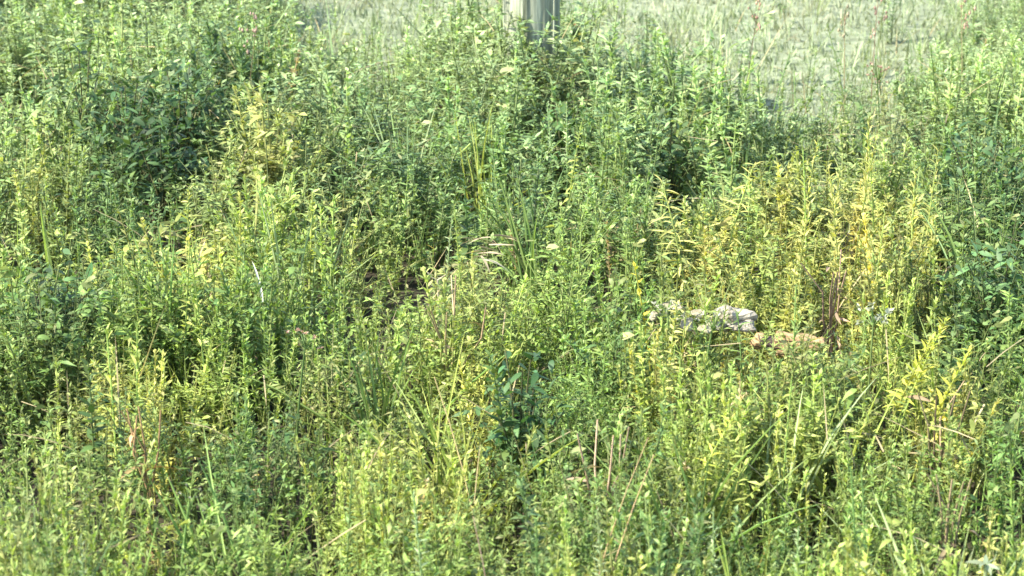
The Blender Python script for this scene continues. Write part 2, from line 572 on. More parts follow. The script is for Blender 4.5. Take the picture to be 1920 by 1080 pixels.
# dead straw lying about
n = 5200
x, y = pts(n, 3.2, 8.6)
d, nr = frame_dirs(RNG.uniform(0, 6.28, n), RNG.normal(.25, .45, n))
hb = canopy(x, y) * RNG.uniform(0, .9, n)
base = np.stack([x, y, ground_z(x, y) + hb + .01], 1)
V, T, k = strips(base, d, nr + RNG.normal(0, .3, nr.shape), RNG.uniform(.05, .2, n), RNG.uniform(.0015, .0035, n), RNG.uniform(0, .3, n), BLADE, RNG.normal(0, .5, n))
A = Acc(); cc = np.tile(TAN * .85, (n, 1)) * RNG.uniform(.5, 1.5, n)[:, None]
m = RNG.random(n) < .35
keepm = RNG.random(n) < np.clip(.25 + field_of(DRY, x, y), 0, 1)
A.add(V, T, np.repeat(cc, k, 0))
kk = np.repeat(keepm, len(T) // n)
A.t[0] = A.t[0][kk]
o = A.build('straw', M_MASS)
tag(link(o), 'dead tan straw and broken stems caught in the weeds', 'straw', kind='stuff')

# the pale field beyond: short bleached grass
n = 165000
x = RNG.uniform(-1, 1, n) * 3.2
y = RNG.uniform(6.7, 12.5, n)
m = (y > edge_y(x) - .55 - .5 * RNG.random(n)) & (np.abs(x) < y * .2 + .9)
x, y = x[m], y[m]; n = len(x)
d, nr = frame_dirs(RNG.uniform(0, 6.28, n), np.clip(RNG.normal(1.15, .3, n), .2, 1.55))
L = RNG.uniform(.03, .075, n) * (.7 + .5 * vnoise(x, y, .1, 3.3))
base = np.stack([x, y, ground_z(x, y)], 1)
V, T, k = strips(base, d, nr + RNG.normal(0, .4, nr.shape), L, RNG.uniform(.003, .007, n), RNG.uniform(0, .4, n), SMALL, RNG.normal(0, .8, n))
c = np.tile(np.array([.23, .285, .175]), (n, 1))
c = lerp(c, np.tile(np.array([.32, .32, .225]), (n, 1)), np.clip(vnoise(x, y, .2, 6.6) * 1.1 - .2 + RNG.normal(0, .25, n), 0, 1))
c *= (RNG.uniform(.6, 1.35, n) * (.75 + .5 * vnoise(x, y, .06, 11.3)))[:, None]
A = Acc(); A.add(V, T, np.repeat(c, k, 0))
tag(link(A.build('short_grass', M_MASS)), 'short bleached pale green grass of the field behind the post', 'grass', kind='stuff')


# ------------------------------------------------------------------ mesh helper for single things
def mesh_obj(name, V, Fc, mat, parent=None, smooth=False, me=None):
    if me is None:
        me = bpy.data.meshes.new(name)
        me.from_pydata([tuple(map(float, v)) for v in V], [], [tuple(int(i) for i in f) for f in Fc])
        me.materials.append(mat)
        if smooth:
            me.polygons.foreach_set('use_smooth', np.ones(len(me.polygons), bool))
    return link(bpy.data.objects.new(name, me), parent)


def empty(name, x, y, z, label, cat, group=None):
    o = bpy.data.objects.new(name, None)
    o.empty_display_size = .05
    o.location = (x, y, z)
    tag(o, label, cat, group)
    return link(o)


def leaf_mesh(name, prof, mat, droop=.3, fold=.25, wave=0.0):
    """unit leaf along +X, width = 1 in Y (scaled by the object), folded along its midrib"""
    V, Fc = [], []
    for i, (t, w) in enumerate(prof):
        z = -droop * t * t
        if w == 0:
            V.append((t, 0, z))
        else:
            wz = wave * math.sin(i * 2.3)
            V += [(t, -w / 2, z + .16 * (fold * w / 2 + wz)), (t, 0, z), (t, w / 2, z + .16 * (fold * w / 2 - wz))]
    k = 0
    for i in range(len(prof) - 1):
        a = 3 * i
        if prof[i + 1][1] == 0:
            Fc += [(a, a + 1, a + 3), (a + 1, a + 2, a + 3)]
        else:
            Fc += [(a, a + 1, a + 4, a + 3), (a + 1, a + 2, a + 5, a + 4)]
    me = bpy.data.meshes.new(name)
    me.from_pydata(V, [], Fc)
    me.materials.append(mat)
    me.polygons.foreach_set('use_smooth', np.ones(len(me.polygons), bool))
    return me


P_L = [(0, .12), (.12, .55), (.32, .95), (.55, .9), (.8, .5), (1, 0)]
P_O = [(0, .15), (.1, .65), (.28, 1), (.5, .98), (.75, .6), (1, 0)]
P_B = [(0, .7), (.2, 1), (.45, .95), (.7, .7), (.88, .38), (1, 0)]
LEAVES = {
    'lance': [leaf_mesh('leaf', P_L, M_LEAF, dr, .3, .03) for dr in (.1, .35, .6)],
    'ovate': [leaf_mesh('leaf', P_O, M_LEAF, dr, .25, .03) for dr in (.1, .3, .5)],
    'blade': [leaf_mesh('blade', P_B, M_LEAF, dr, .2) for dr in (.05, .25, .6)],
    'dry': [leaf_mesh('leaf', P_L, M_DRY, dr, .6, .12) for dr in (.3, .7, 1.0)],
    'dryblade': [leaf_mesh('blade', P_B, M_DRY, dr, .3, .03) for dr in (.05, .25, .6)],
}


def piece(kind, parent, p, az, el, roll, length, width, color, rnd=random, name='leaf'):
    me = rnd.choice(LEAVES[kind])
    o = bpy.data.objects.new(name, me)
    M = Matrix.Translation(p) @ Matrix.Rotation(az, 4, 'Z') @ Matrix.Rotation(-el, 4, 'Y') @ Matrix.Rotation(roll, 4, 'X')
    M = M @ Matrix.Diagonal((length, width, length, 1))
    link(o, parent)
    o.matrix_local = M
    o.color = (*color, 1)
    return o


def stem_obj(parent, P, r0, r1, color, mat=None, name='stem', n=5):
    V, T = tube(P, r0, r1, n)
    o = mesh_obj(name, V, T, mat or M_LEAF, parent, smooth=True)
    o.color = (*color, 1)
    return o


def vary(c, s=.18, rnd=random):
    f = 1 + rnd.uniform(-s, s)
    return tuple(max(0, v * f) for v in c)


def curve(h, lean, n=6, sag=0.0, az=None):
    az = random.uniform(0, 6.28) if az is None else az
    return [(math.cos(az) * lean * h * (i / (n - 1)) ** 1.7, math.sin(az) * lean * h * (i / (n - 1)) ** 1.7, h * (i / (n - 1)) * (1 - sag * (i / (n - 1)) ** 3)) for i in range(n)]


def top_at(px, py, h):
    """ground point of a plant whose top, at height h, shows at the pixel"""
    x, y = at(px, py, h)
    return x, y, float(ground_z(x, y))


def leafy_plant(px, py, h, color, label, name='leafy_weed', n=26, ll=.055, lw=.011, kind='lance', cat='weed', group=None,
                lean=.12, el=(.1, .9), az=None, stemcol=None, t0=.35, top_small=.6):
    ll *= .66; lw *= .75; n = int(n * 1.3)
    x, y, z = top_at(px, py, h)
    t = empty(name, x, y, z, label, cat, group)
    P = curve(h, lean, az=az)
    stem_obj(t, P, .0022, .0012, stemcol or vary(tuple(.5 * a + .5 * b for a, b in zip(color, MG)), .1))
    P = [Vector(p) for p in P]
    for i in range(n):
        u = t0 + (1 - t0) * (i + random.random()) / n
        f = u * (len(P) - 1); k = min(int(f), len(P) - 2)
        p = P[k].lerp(P[k + 1], f - k)
        s = (1 - top_small * max(0, (u - .5) * 2) * .8) * random.uniform(.75, 1.2)
        e = random.uniform(*el) + (u - .6) * .8
        piece(kind, t, p, i * 2.4 + random.uniform(-.4, .4), e, random.uniform(-.6, .6), ll * s, lw * s, vary(color))
    return t


def grass_tuft(px, py, h, color, label, n=12, w=.007, name='grass_tuft', kind='blade', group=None, spread=.25, elm=1.3, cat='grass tuft', lay=None):
    x, y, z = top_at(px, py, h)
    t = empty(name, x, y, z, label, cat, group)
    h *= .92
    for i in range(n):
        e = random.gauss(elm, .18)
        a = random.uniform(0, 6.28) if lay is None else random.gauss(lay, .5)
        piece(kind, t, (random.gauss(0, .015), random.gauss(0, .01), 0), a, e, random.uniform(-.9, .9),
              h * random.uniform(.7, 1.1), w * .7 * random.uniform(.7, 1.3), vary(color, .25), name='blade')
    return t


def spire(px, py, h, color, label, group=None, n=46, ll=.03, lw=.007, lean=.06, name='leafy_spire', az=None):
    return leafy_plant(px, py, h, color, label, name, n, ll, lw, 'lance', 'weed', group, lean, (.35, 1.0), az, t0=.5, top_small=.75)


def seed_stalk(px, py, h, color, label, seedcol, group=None, name='seed_stalk', lean=.1, nb=6, seeds=26, az=None, r=.0011, x_y=None, head=.3, cat='dry stalk'):
    x, y, z = top_at(px, py, h) if x_y is None else (*x_y, float(ground_z(*x_y)))
    t = empty(name, x, y, z, label, cat, group)
    P = curve(h, lean, az=az)
    stem_obj(t, P, r * 1.3, r * .6, color, M_DRY)
    P = [Vector(p) for p in P]
    for b in range(nb):
        u = 1 - head * (b + .3) / max(nb, 1)
        f = u * (len(P) - 1); k = min(int(f), len(P) - 2)
        p = P[k].lerp(P[k + 1], f - k)
        a = random.uniform(0, 6.28)
        L = random.uniform(.03, .07)
        q = p + Vector((math.cos(a) * L * .5, math.sin(a) * L * .5, L * .85))
        stem_obj(t, [p, p.lerp(q, .5) + Vector((0, 0, -.003)), q], r * .6, r * .35, color, M_DRY, 'branch', 4)
        V, Fc = [], []
        for s in range(seeds // max(nb, 1)):
            c = p.lerp(q, random.uniform(.3, 1.05)) + Vector([random.gauss(0, .005) for _ in range(3)])
            sz = random.uniform(.002, .0042)
            b0 = len(V)
            V += [c + Vector((sz, 0, 0)), c + Vector((0, sz, 0)), c + Vector((-sz, 0, 0)), c + Vector((0, -sz, 0)), c + Vector((0, 0, sz * 1.8)), c + Vector((0, 0, -sz * 1.8))]
            for i in range(4):
                Fc += [(b0 + i, b0 + (i + 1) % 4, b0 + 4), (b0 + (i + 1) % 4, b0 + i, b0 + 5)]
        if V:
            so = mesh_obj('seed_head', V, Fc, M_DRY, t); so.color = (*seedcol, 1)
    return t


# ------------------------------------------------------------------ wooden post
def lathe_wobble(profile, seed, segs=44):
    pass


def make_post():
    x, y = at(997, 60, .27)
    y = 7.5
    x = (997 - 960) / F * 7.62
    t = empty('fence_post', x, y, float(ground_z(x, y)), 'weathered grey round wooden post with split grain standing behind the weeds', 'post')
    r = .0715
    segs, rings = 64, 26
    H = 0.72
    rr = random.Random(3)
    cracks = [(rr.uniform(0, 6.28), rr.uniform(.02, .06), rr.uniform(.004, .012), rr.uniform(.0, .5), rr.uniform(.5, 1.3)) for _ in range(16)]
    cracks += [(-1.15, .05, .014, 0, 1.3), (-2.0, .035, .014, 0, .9), (-1.6, .02, .012, .1, 1.3), (-2.45, .03, .012, .15, 1.3), (-.8, .03, .012, 0, 1.3)]
    V, Fc = [], []
    for i in range(rings):
        z = -.12 + (H + .12) * i / (rings - 1)
        for j in range(segs):
            a = 2 * math.pi * j / segs
            cracks = cracks if i or j else [(c0, c1 * .5, c2 * .6, c3, c4) for c0, c1, c2, c3, c4 in cracks]
            q = r * (1 + .035 * math.sin(2 * a + .7) + .02 * math.sin(5 * a + z * 1.5) + .012 * math.sin(11 * a - z * 2))
            for (ca, cw, cd, z0, z1) in cracks:
                da = (a - ca - .05 * math.sin(z * 4 + ca) + math.pi) % (2 * math.pi) - math.pi
                if abs(da) < cw * 1.6 and z0 - .1 < z < z1:
                    q -= cd * max(0, 1 - abs(da) / (cw * 1.6))
            V.append((q * math.cos(a), q * math.sin(a), z))
    for i in range(rings - 1):
        for j in range(segs):
            a = i * segs + j; b = i * segs + (j + 1) % segs
            Fc.append((a, b, b + segs, a + segs))
    Fc.append(tuple((rings - 1) * segs + j for j in range(segs)))
    mesh_obj('shaft', V, Fc, M_WOOD, t, smooth=False)
    # loosened splinters
    for (a, z0, z1, w) in ((-1.9, .05, .5, .006), (-.75, .12, .62, .005), (-2.75, .2, .7, .007)):
        V, Fc = [], []
        for i in range(5):
            z = z0 + (z1 - z0) * i / 4
            q = r + .002 + .006 * math.sin(i / 4 * math.pi)
            ww = w * (1 - abs(i / 4 - .4))
            for s in (-1, 1):
                for dq in (0, .003):
                    V.append(((q + dq) * math.cos(a + s * ww / r / 2), (q + dq) * math.sin(a + s * ww / r / 2), z))
        for i in range(4):
            b = i * 4
            Fc += [(b, b + 4, b + 6, b + 2), (b + 1, b + 3, b + 7, b + 5), (b, b + 1, b + 5, b + 4), (b + 2, b + 6, b + 7, b + 3)]
        Fc += [(0, 2, 3, 1), (16, 17, 19, 18)]
        mesh_obj('splinter', V, Fc, M_WOOD, t)
    return t


make_post()


# ------------------------------------------------------------------ broken log, stones
def make_log():
    x, y = at(1484, 630, .215)
    t = empty('broken_log', x, y, .198, 'short tan log chunk with peeling bark and a dark split, lying in the weeds', 'log')
    rr = random.Random(9)
    def barrel(name, x0, x1, r, mat, cz=0, cy=0, n=18, m=9, noise=.12, a0=0, a1=2 * math.pi, endr=.75, flat=1.0):
        V, Fc = [], []
        full = a1 - a0 > 6.2
        k = n if full else n + 1
        for i in range(m):
            u = i / (m - 1)
            xx = x0 + (x1 - x0) * u
            rad = r * (endr + (1 - endr) * math.sin(max(.0, min(1, u)) * math.pi) ** .5)
            for j in range(k):
                a = a0 + (a1 - a0) * j / n
                q = rad * (1 + noise * math.sin(3 * a + 7 * u + x0 * 90) * .5 + noise * rr.uniform(-.4, .4))
                V.append((xx + rr.uniform(-.002, .002), cy + q * math.cos(a), cz + q * math.sin(a) * flat))
        for i in range(m - 1):
            for j in range(n):
                a = i * k + j; b = i * k + (j + 1) % k
                Fc.append((a, b, b + k, a + k))
        if full:
            Fc.append(tuple(reversed(range(n)))); Fc.append(tuple((m - 1) * k + j for j in range(n)))
        return mesh_obj(name, V, Fc, mat, t)
    barrel('wood', -.052, .058, .019, M_HEART, flat=.9)
    barrel('wood', -.035, .06, .016, M_BARK, cz=.007, cy=-.004, noise=.2)
    # bark slabs round the side towards the camera and the top, gaps between them
    for (x0, x1, a0, a1, rad) in ((-.034, .040, 1.3, 2.15, .027), (-.036, .012, 2.3, 2.85, .0275), (.016, .05, 2.25, 2.75, .026),
                                  (-.030, .062, 3.1, 3.75, .028), (-.028, .055, 3.95, 4.5, .026), (-.03, .045, .4, 1.1, .026), (.04, .066, 1.3, 2.1, .024)):
        V, Fc = [], []
        m, n = 7, 4
        for lay in (0, 1):
            for i in range(m):
                for j in range(n):
                    u, v = i / (m - 1), j / (n - 1)
                    a = a0 + (a1 - a0) * v
                    q = rad + (.0035 if lay else 0) + rr.uniform(-.0008, .0008) + .002 * math.sin(u * 9 + v * 3)
                    V.append((x0 + (x1 - x0) * u + rr.uniform(-.003, .003) * (i in (0, m - 1)), q * math.cos(a), q * math.sin(a) * .95))
        for lay in (0, 1):
            for i in range(m - 1):
                for j in range(n - 1):
                    b = lay * m * n + i * n + j
                    f = (b, b + 1, b + n + 1, b + n)
                    Fc.append(f if lay else f[::-1])
        rim = [i * n for i in range(m)] + [(m - 1) * n + j for j in range(1, n)] + [i * n + n - 1 for i in range(m - 2, -1, -1)] + [j for j in range(n - 2, 0, -1)]
        for i in range(len(rim)):
            a, b = rim[i], rim[(i + 1) % len(rim)]
            Fc.append((a, b, b + m * n, a + m * n))
        mesh_obj('bark_strip', V, Fc, M_BARK, t)
    # the knotty broken end at the left
    for (cx, cz, s, mt) in ((-.066, .006, .017, M_BARK), (-.077, -.006, .012, M_BARK), (-.052, -.004, .015, M_HEART), (-.072, -.016, .010, M_BARK)):
        V, Fc = blob(s, .9, 1.0, .8, rr, 9, 6)
        V = [(v[0] + cx, v[1], v[2] + cz) for v in V]
        mesh_obj('knot', V, Fc, mt, t)
    t.rotation_euler = (math.radians(18), math.radians(4), math.radians(-6))
    t.scale = (.9, .8, .78)
    return t


def blob(r, sx, sy, sz, rr, n=14, m=9, amp=.12):
    V, Fc = [(0, 0, -r * sz)], []
    ph = [rr.uniform(0, 6) for _ in range(6)]
    for i in range(1, m):
        th = -math.pi / 2 + math.pi * i / m
        for j in range(n):
            a = 2 * math.pi * j / n
            q = r * (1 + amp * math.sin(2 * a + ph[0]) * math.cos(th) + amp * math.sin(3 * th + ph[1] + a) + amp * .5 * math.sin(5 * a + ph[2] + 2 * th) + rr.uniform(-.03, .03))
            V.append((q * math.cos(th) * math.cos(a) * sx, q * math.cos(th) * math.sin(a) * sy, q * math.sin(th) * sz))
    V.append((0, 0, r * sz))
    for j in range(n):
        Fc.append((0, 1 + (j + 1) % n, 1 + j))
        Fc.append((len(V) - 1, 1 + (m - 2) * n + j, 1 + (m - 2) * n + (j + 1) % n))
    for i in range(m - 2):
        for j in range(n):
            a = 1 + i * n + j; b = 1 + i * n + (j + 1) % n
            Fc.append((a, b, b + n, a + n))
    return V, Fc


make_log()


# (stones lie partly hidden on matted stems)
def stone(px, py, z, r, s, mat, label, seed):
    x, y = at(px, py, z)
    rs = random.Random(seed)
    V, Fc = blob(r, *s, rs, 20, 13, .2)
    V = [tuple(c * (1 + rs.uniform(-.07, .07)) for c in v) for v in V]
    o = mesh_obj('stone', V, Fc, mat, smooth=False)
    o.location = (x, y, z)
    tag(o, label, 'stone')
    return o


stone(1372, 596, .235, .027, (1.35, 1.0, .75), M_STONE, 'pale grey rounded stone half sunk in weeds, largest stone left of the log', 4)
stone(1395, 612, .225, .015, (1.4, 1.0, .7), M_STONE, 'small flat grey stone touching the right side of the largest pale stone', 14)
stone(1338, 606, .230, .016, (1.3, 1.0, .7), M_STONE2, 'small pale stone touching the left side of the largest pale stone', 24)
stone(1315, 590, .235, .012, (1.5, 1.0, .7), M_STONE2, 'thin pale stone chip just above and right of the chalk white stone', 34)
stone(1262, 575, .245, .012, (1.6, 1.0, .6), M_STONE2, 'flat creamy stone flake up and left of the chalk white stone', 44)
stone(1228, 592, .245, .010, (1.2, 1.0, .8), M_STONE2, 'small creamy stone pebble farthest left, beside yellow bushy plants', 54)
stone(1322, 618, .235, .009, (1.4, 1.0, .8), M_STONE2, 'tiny creamy stone pebble between the chalk white and the grey stones', 64)
stone(1289, 608, .24, .013, (1.1, .9, .9), M_STONE2, 'small chalk white stone, roundest of the stones, among yellow leaves', 6)

# ------------------------------------------------------------------ single plants that stand out
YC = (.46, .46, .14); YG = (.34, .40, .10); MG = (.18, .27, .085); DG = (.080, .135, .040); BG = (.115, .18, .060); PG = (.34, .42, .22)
TN = (.42, .31, .16); OR = (.34, .24, .11); PK = (.50, .34, .26); WH = (.52, .52, .40)

# tall yellow shoots on the right
g = 'yellow shoots on the right side'
for (px, py, h, lab) in (
        (1628, 205, .43, 'tallest yellow leafy shoot, topmost of the yellow shoots at the upper right'),
        (1652, 232, .41, 'yellow leafy shoot just right of the tallest yellow one'),
        (1608, 250, .40, 'yellow leafy shoot just left of the tallest yellow one'),
        (1500, 252, .40, 'yellow green shoot rising by itself left of the tallest yellow shoots'),
        (1522, 280, .39, 'yellow green shoot beside a pinkish dry stem, upper right'),
        (1738, 282, .39, 'rightmost bright yellow shoot, at the edge of dark green weeds'),
        (1715, 315, .37, 'short bright yellow shoot leaning left beside the rightmost yellow shoot'),
        (1560, 300, .37, 'pale yellow shoot between the two groups of yellow shoots'),
        (1640, 395, .37, 'lemon yellow leafy tip below the tallest yellow shoots'),
        (1490, 372, .37, 'lemon yellow leafy tip above the dark hollow with tan stalks'),
        (1585, 330, .36, 'slim yellow shoot bending right among the tall yellow shoots')):
    leafy_plant(px, py, h, YC if random.random() < .7 else YG, lab, 'yellow_shoot', 34, .05, .009, group=g, el=(.4, 1.1), lean=.1, cat='weed')
# yellow drooping patch left of them
for (px, py, lab) in ((1350, 315, 'yellow drooping plant with long narrow leaves, nearest on the left to the yellow shoots'),
                      (1300, 350, 'yellow drooping plant beside the dark hollow right of the post')):
    leafy_plant(px, py, .36, YC, lab, 'drooping_weed', 44, .085, .008, el=(-.2, .5), lean=.2)
# yellow sprigs lower right
for (px, py, az, lab) in ((1675, 612, .3, 'bright yellow green feathery sprig, upper one of the two right of the log chunk'),
                          (1710, 662, .1, 'bright yellow green feathery sprig, lower one of the two right of the log chunk'),
                          (1640, 645, .2, 'small yellow feathery sprig leaning right beside the two larger ones')):
    leafy_plant(px, py, .33, (.44, .46, .08), lab, 'feathery_sprig', 44, .05, .011, el=(.3, .9), lean=.32, az=az, t0=.6)
leafy_plant(1250, 797, .31, (.44, .46, .08), 'single yellow fern like sprig in plain green weeds at lower right', 'feathery_sprig', 30, .045, .008, el=(.2, .8), lean=.4, az=.4, t0=.6)
leafy_plant(1232, 505, .36, (.6, .55, .06), 'small bright yellow leaf tip standing above the pale flowers', 'yellow_shoot', 16, .035, .013, kind='ovate', el=(.2, .9), group=g)
leafy_plant(1245, 590, .35, YC, 'round yellow bushy plant left of the small white stone', 'yellow_bush', 60, .035, .011, kind='ovate', el=(0, 1.1), lean=.1)
leafy_plant(1275, 635, .33, YC, 'yellow bushy plant just below the small white stone', 'yellow_bush', 50, .035, .011, kind='ovate', el=(0, 1.1), lean=.2)
leafy_plant(1215, 600, .34, YG, 'yellow green bushy plant, leftmost of the yellow ones near the stones', 'yellow_bush', 50, .035, .011, kind='ovate', el=(0, 1.1), lean=.2)
leafy_plant(340, 340, .40, YC, 'yellow leaved weed on the rim of the large dark hollow at left', 'yellow_bush', 34, .04, .012, kind='ovate', el=(0, 1))
leafy_plant(385, 400, .38, YG, 'yellow green weed below the large dark hollow with arching leaves', 'drooping_weed', 30, .08, .010, el=(-.1, .6))
leafy_plant(245, 600, .38, YG, 'yellow green upright weed at left, taller one of a pair', 'yellow_shoot', 36, .045, .009, el=(.4, 1.1), group='yellow green weeds at lower left')
leafy_plant(210, 640, .36, YG, 'yellow green upright weed at left, shorter one of a pair', 'yellow_shoot', 36, .045, .009, el=(.4, 1.1), group='yellow green weeds at lower left')
leafy_plant(1850, 930, .34, YC, 'yellow bushy weed near the right end of the bottom edge', 'yellow_bush', 50, .035, .010, el=(0, 1))
leafy_plant(1060, 230, .33, YG, 'yellowish leafy weed below the post beside a dark gap', 'yellow_bush', 34, .035, .010, el=(0, 1))

# flowers: pale clusters
def flower_cluster(px, py, h, lab, col, n=5, rad=.012):
    n *= 2; rad *= .62; col = tuple(.62 * v for v in col)
    x, y, z = top_at(px, py, h)
    t = empty('flower_cluster', x, y, z, lab, 'flower')
    P = curve(h * .9, .1)
    stem_obj(t, P, .003, .0016, MG)
    top = Vector(P[-1])
    for i in range(n):
        a = i * 2.4; L = random.uniform(.006, .034)
        q = top + Vector((math.cos(a) * L, math.sin(a) * L, random.uniform(-.02, .025)))
        stem_obj(t, [top - Vector((0, 0, .02)), top.lerp(q, .5), q], .0013, .0008, MG, None, 'stalk', 4)
        for k in range(7):
            piece('ovate', t, q, k * .9 + random.random(), random.uniform(.0, 1.4), random.uniform(-1, 1), rad * random.uniform(.7, 1.3), rad * .55, vary(col, .1), name='petal')
    return t


flower_cluster(1250, 562, .34, 'pale cream flower cluster above the yellow plants left of the grey stone', WH, 6, .011)
flower_cluster(1310, 575, .33, 'whitish flower cluster between the cream flowers and the grey stone', (.60, .58, .48), 6, .011)
flower_cluster(1665, 110, .26, 'dusty pink flower heads at the edge of the pale field, upper right', PK, 8, .011)
flower_cluster(545, 600, .35, 'tiny pink flower heads on thin stems in the left half', (.62, .38, .30), 4, .009)
flower_cluster(1082, 55, .23, 'orange pink flower heads just right of the wooden post', (.6, .38, .22), 5, .009)
flower_cluster(318, 885, .33, 'small off white flower head right of the orange dry stalk', (.4, .4, .32), 3, .006)
flower_cluster(1632, 580, .33, 'whitish fuzzy leaf tuft right of the log chunk', (.52, .55, .42), 6, .015)

# dark cool broad leaved plants
g = 'dark broad leaved plants in the hollows'
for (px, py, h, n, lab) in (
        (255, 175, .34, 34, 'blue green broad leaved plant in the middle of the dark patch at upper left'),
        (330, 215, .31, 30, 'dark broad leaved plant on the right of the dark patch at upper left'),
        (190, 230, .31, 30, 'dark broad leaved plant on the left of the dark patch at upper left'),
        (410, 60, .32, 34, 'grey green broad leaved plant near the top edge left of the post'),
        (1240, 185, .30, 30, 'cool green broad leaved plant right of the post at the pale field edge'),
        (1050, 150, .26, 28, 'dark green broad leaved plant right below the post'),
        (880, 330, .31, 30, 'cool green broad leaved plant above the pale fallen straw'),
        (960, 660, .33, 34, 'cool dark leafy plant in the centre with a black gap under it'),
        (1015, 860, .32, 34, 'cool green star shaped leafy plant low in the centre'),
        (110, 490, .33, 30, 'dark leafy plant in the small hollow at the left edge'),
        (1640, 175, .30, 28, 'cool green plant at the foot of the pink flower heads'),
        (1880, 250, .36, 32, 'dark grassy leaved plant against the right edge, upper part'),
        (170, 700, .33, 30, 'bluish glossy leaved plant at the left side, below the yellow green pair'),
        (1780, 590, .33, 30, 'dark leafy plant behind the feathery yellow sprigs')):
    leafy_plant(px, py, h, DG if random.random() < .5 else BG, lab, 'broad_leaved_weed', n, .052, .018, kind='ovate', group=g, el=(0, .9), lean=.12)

def shrub(px, py, h, w, col, lab, nb=16, nl=280, ll=.034, lw=.011):
    x, y, z = top_at(px, py, h)
    t = empty('leafy_shrub', x, y, z, lab, 'shrub')
    ends = []
    for b in range(nb):
        a = b * 2.4; rr_ = w * math.sqrt((b + .5) / nb)
        hh = h * (1 - .45 * (rr_ / w) ** 2) * random.uniform(.85, 1.05)
        P = [Vector((0, 0, 0)), Vector((math.cos(a) * rr_ * .25, math.sin(a) * rr_ * .25, hh * .45)),
             Vector((math.cos(a) * rr_ * .65, math.sin(a) * rr_ * .65, hh * .8)), Vector((math.cos(a) * rr_, math.sin(a) * rr_, hh))]
        stem_obj(t, P, .003, .001, (.12, .13, .06), name='branch', n=4)
        ends.append(P)
    for i in range(nl):
        P = ends[i % nb]
        u = random.uniform(1.2, 3); k = min(int(u), 2)
        p = P[k].lerp(P[k + 1], u - k) + Vector([random.gauss(0, .014) for _ in range(3)])
        piece('ovate', t, p, random.uniform(0, 6.28), random.uniform(-.5, 1.0), random.uniform(-.8, .8), ll * random.uniform(.6, 1.2), lw * random.uniform(.7, 1.2), vary(col, .45))
    return t


shrub(235, 130, .34, .17, (.055, .105, .040), 'dense leafy bush, dark green with shade painted in, at upper left, left half of the dark clump')  # leaves of this clump darkened further to carry its shade
shrub(335, 120, .34, .15, (.058, .110, .042), 'dense leafy bush, dark green with shade painted in, at upper left, right half of the dark clump')
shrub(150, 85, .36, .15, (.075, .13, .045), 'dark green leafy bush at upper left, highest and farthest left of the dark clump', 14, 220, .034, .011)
shrub(300, 215, .29, .13, (.050, .095, .035), 'lowest leafy bush of the clump, dark green with shade painted in, at upper left, above a black gap')
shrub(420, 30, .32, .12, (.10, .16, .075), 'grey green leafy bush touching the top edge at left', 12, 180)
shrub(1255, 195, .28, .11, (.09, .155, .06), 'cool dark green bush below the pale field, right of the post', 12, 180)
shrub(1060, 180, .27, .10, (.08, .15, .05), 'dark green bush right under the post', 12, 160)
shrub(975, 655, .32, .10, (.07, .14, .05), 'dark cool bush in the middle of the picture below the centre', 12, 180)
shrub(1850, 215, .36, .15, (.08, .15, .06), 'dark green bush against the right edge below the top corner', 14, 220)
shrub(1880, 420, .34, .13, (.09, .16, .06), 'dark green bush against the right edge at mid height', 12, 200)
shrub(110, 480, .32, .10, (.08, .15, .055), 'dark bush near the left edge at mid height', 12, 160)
# spires along the bottom and elsewhere
for (px, py, h, c, lab) in (
        (800, 925, .36, PG, 'pale green bottle brush spire left of centre on the bottom edge'),
        (1140, 940, .36, PG, 'pale green bottle brush spire right of centre on the bottom edge'),
        (1622, 860, .36, MG, 'stout green spire in the lower right, upright beside a shorter one'),
        (1640, 870, .34, MG, 'shorter green spire touching the stout one in the lower right'),
        (1500, 975, .35, PG, 'knobbly pale green spire on the bottom edge at right'),
        (1600, 1000, .35, YG, 'yellow green spire on the bottom edge, right part'),
        (1490, 550, .37, MG, 'tall smooth green shoot left of the tan dry stalks'),
        (1470, 700, .37, YG, 'yellow green shoot directly below the log chunk'),
        (870, 395, .39, YG, 'yellow topped shoot standing in front of the dark gap left of the fallen straw'),
        (826, 410, .38, PG, 'pale leaning shoot left of the yellow topped shoot'),
        (380, 480, .39, YG, 'pale yellow green spire in the left half, right one of two'),
        (335, 475, .38, YG, 'pale yellow green spire in the left half, left one of two'),
        (1345, 950, .34, PG, 'pale green spire near the bottom edge, below the yellow fern like sprig'),
        (160, 1000, .34, PG, 'pale whitish green spire at the bottom left corner'),
        (1010, 960, .34, MG, 'green spire on the bottom edge under the star shaped plant'),
        (590, 1000, .34, YG, 'yellow green spire on the bottom edge in the left half'),
        (640, 870, .35, MG, 'slim green spire in the lower left half'),
        (1040, 190, .30, PG, 'pale thin shoot just below the right side of the post'),
        (1065, 195, .31, PG, 'pale thin shoot, right neighbour of the one under the post')):
    spire(px, py, h, c, lab, group='leafy spires')

for (px, py, h, lab) in ((952, 70, .30, 'pale leafy weed hiding the lower left side of the wooden post'), (990, 62, .30, 'pale leafy weed in front of the middle of the wooden post'),
                         (1030, 72, .30, 'green leafy weed in front of the right side of the wooden post')):
    x0, y0, z0 = top_at(px, py, h)
    leafy_plant(px, py, h, (.26, .34, .17), lab, 'leafy_weed', 44, .045, .012, el=(0, 1), t0=.2)
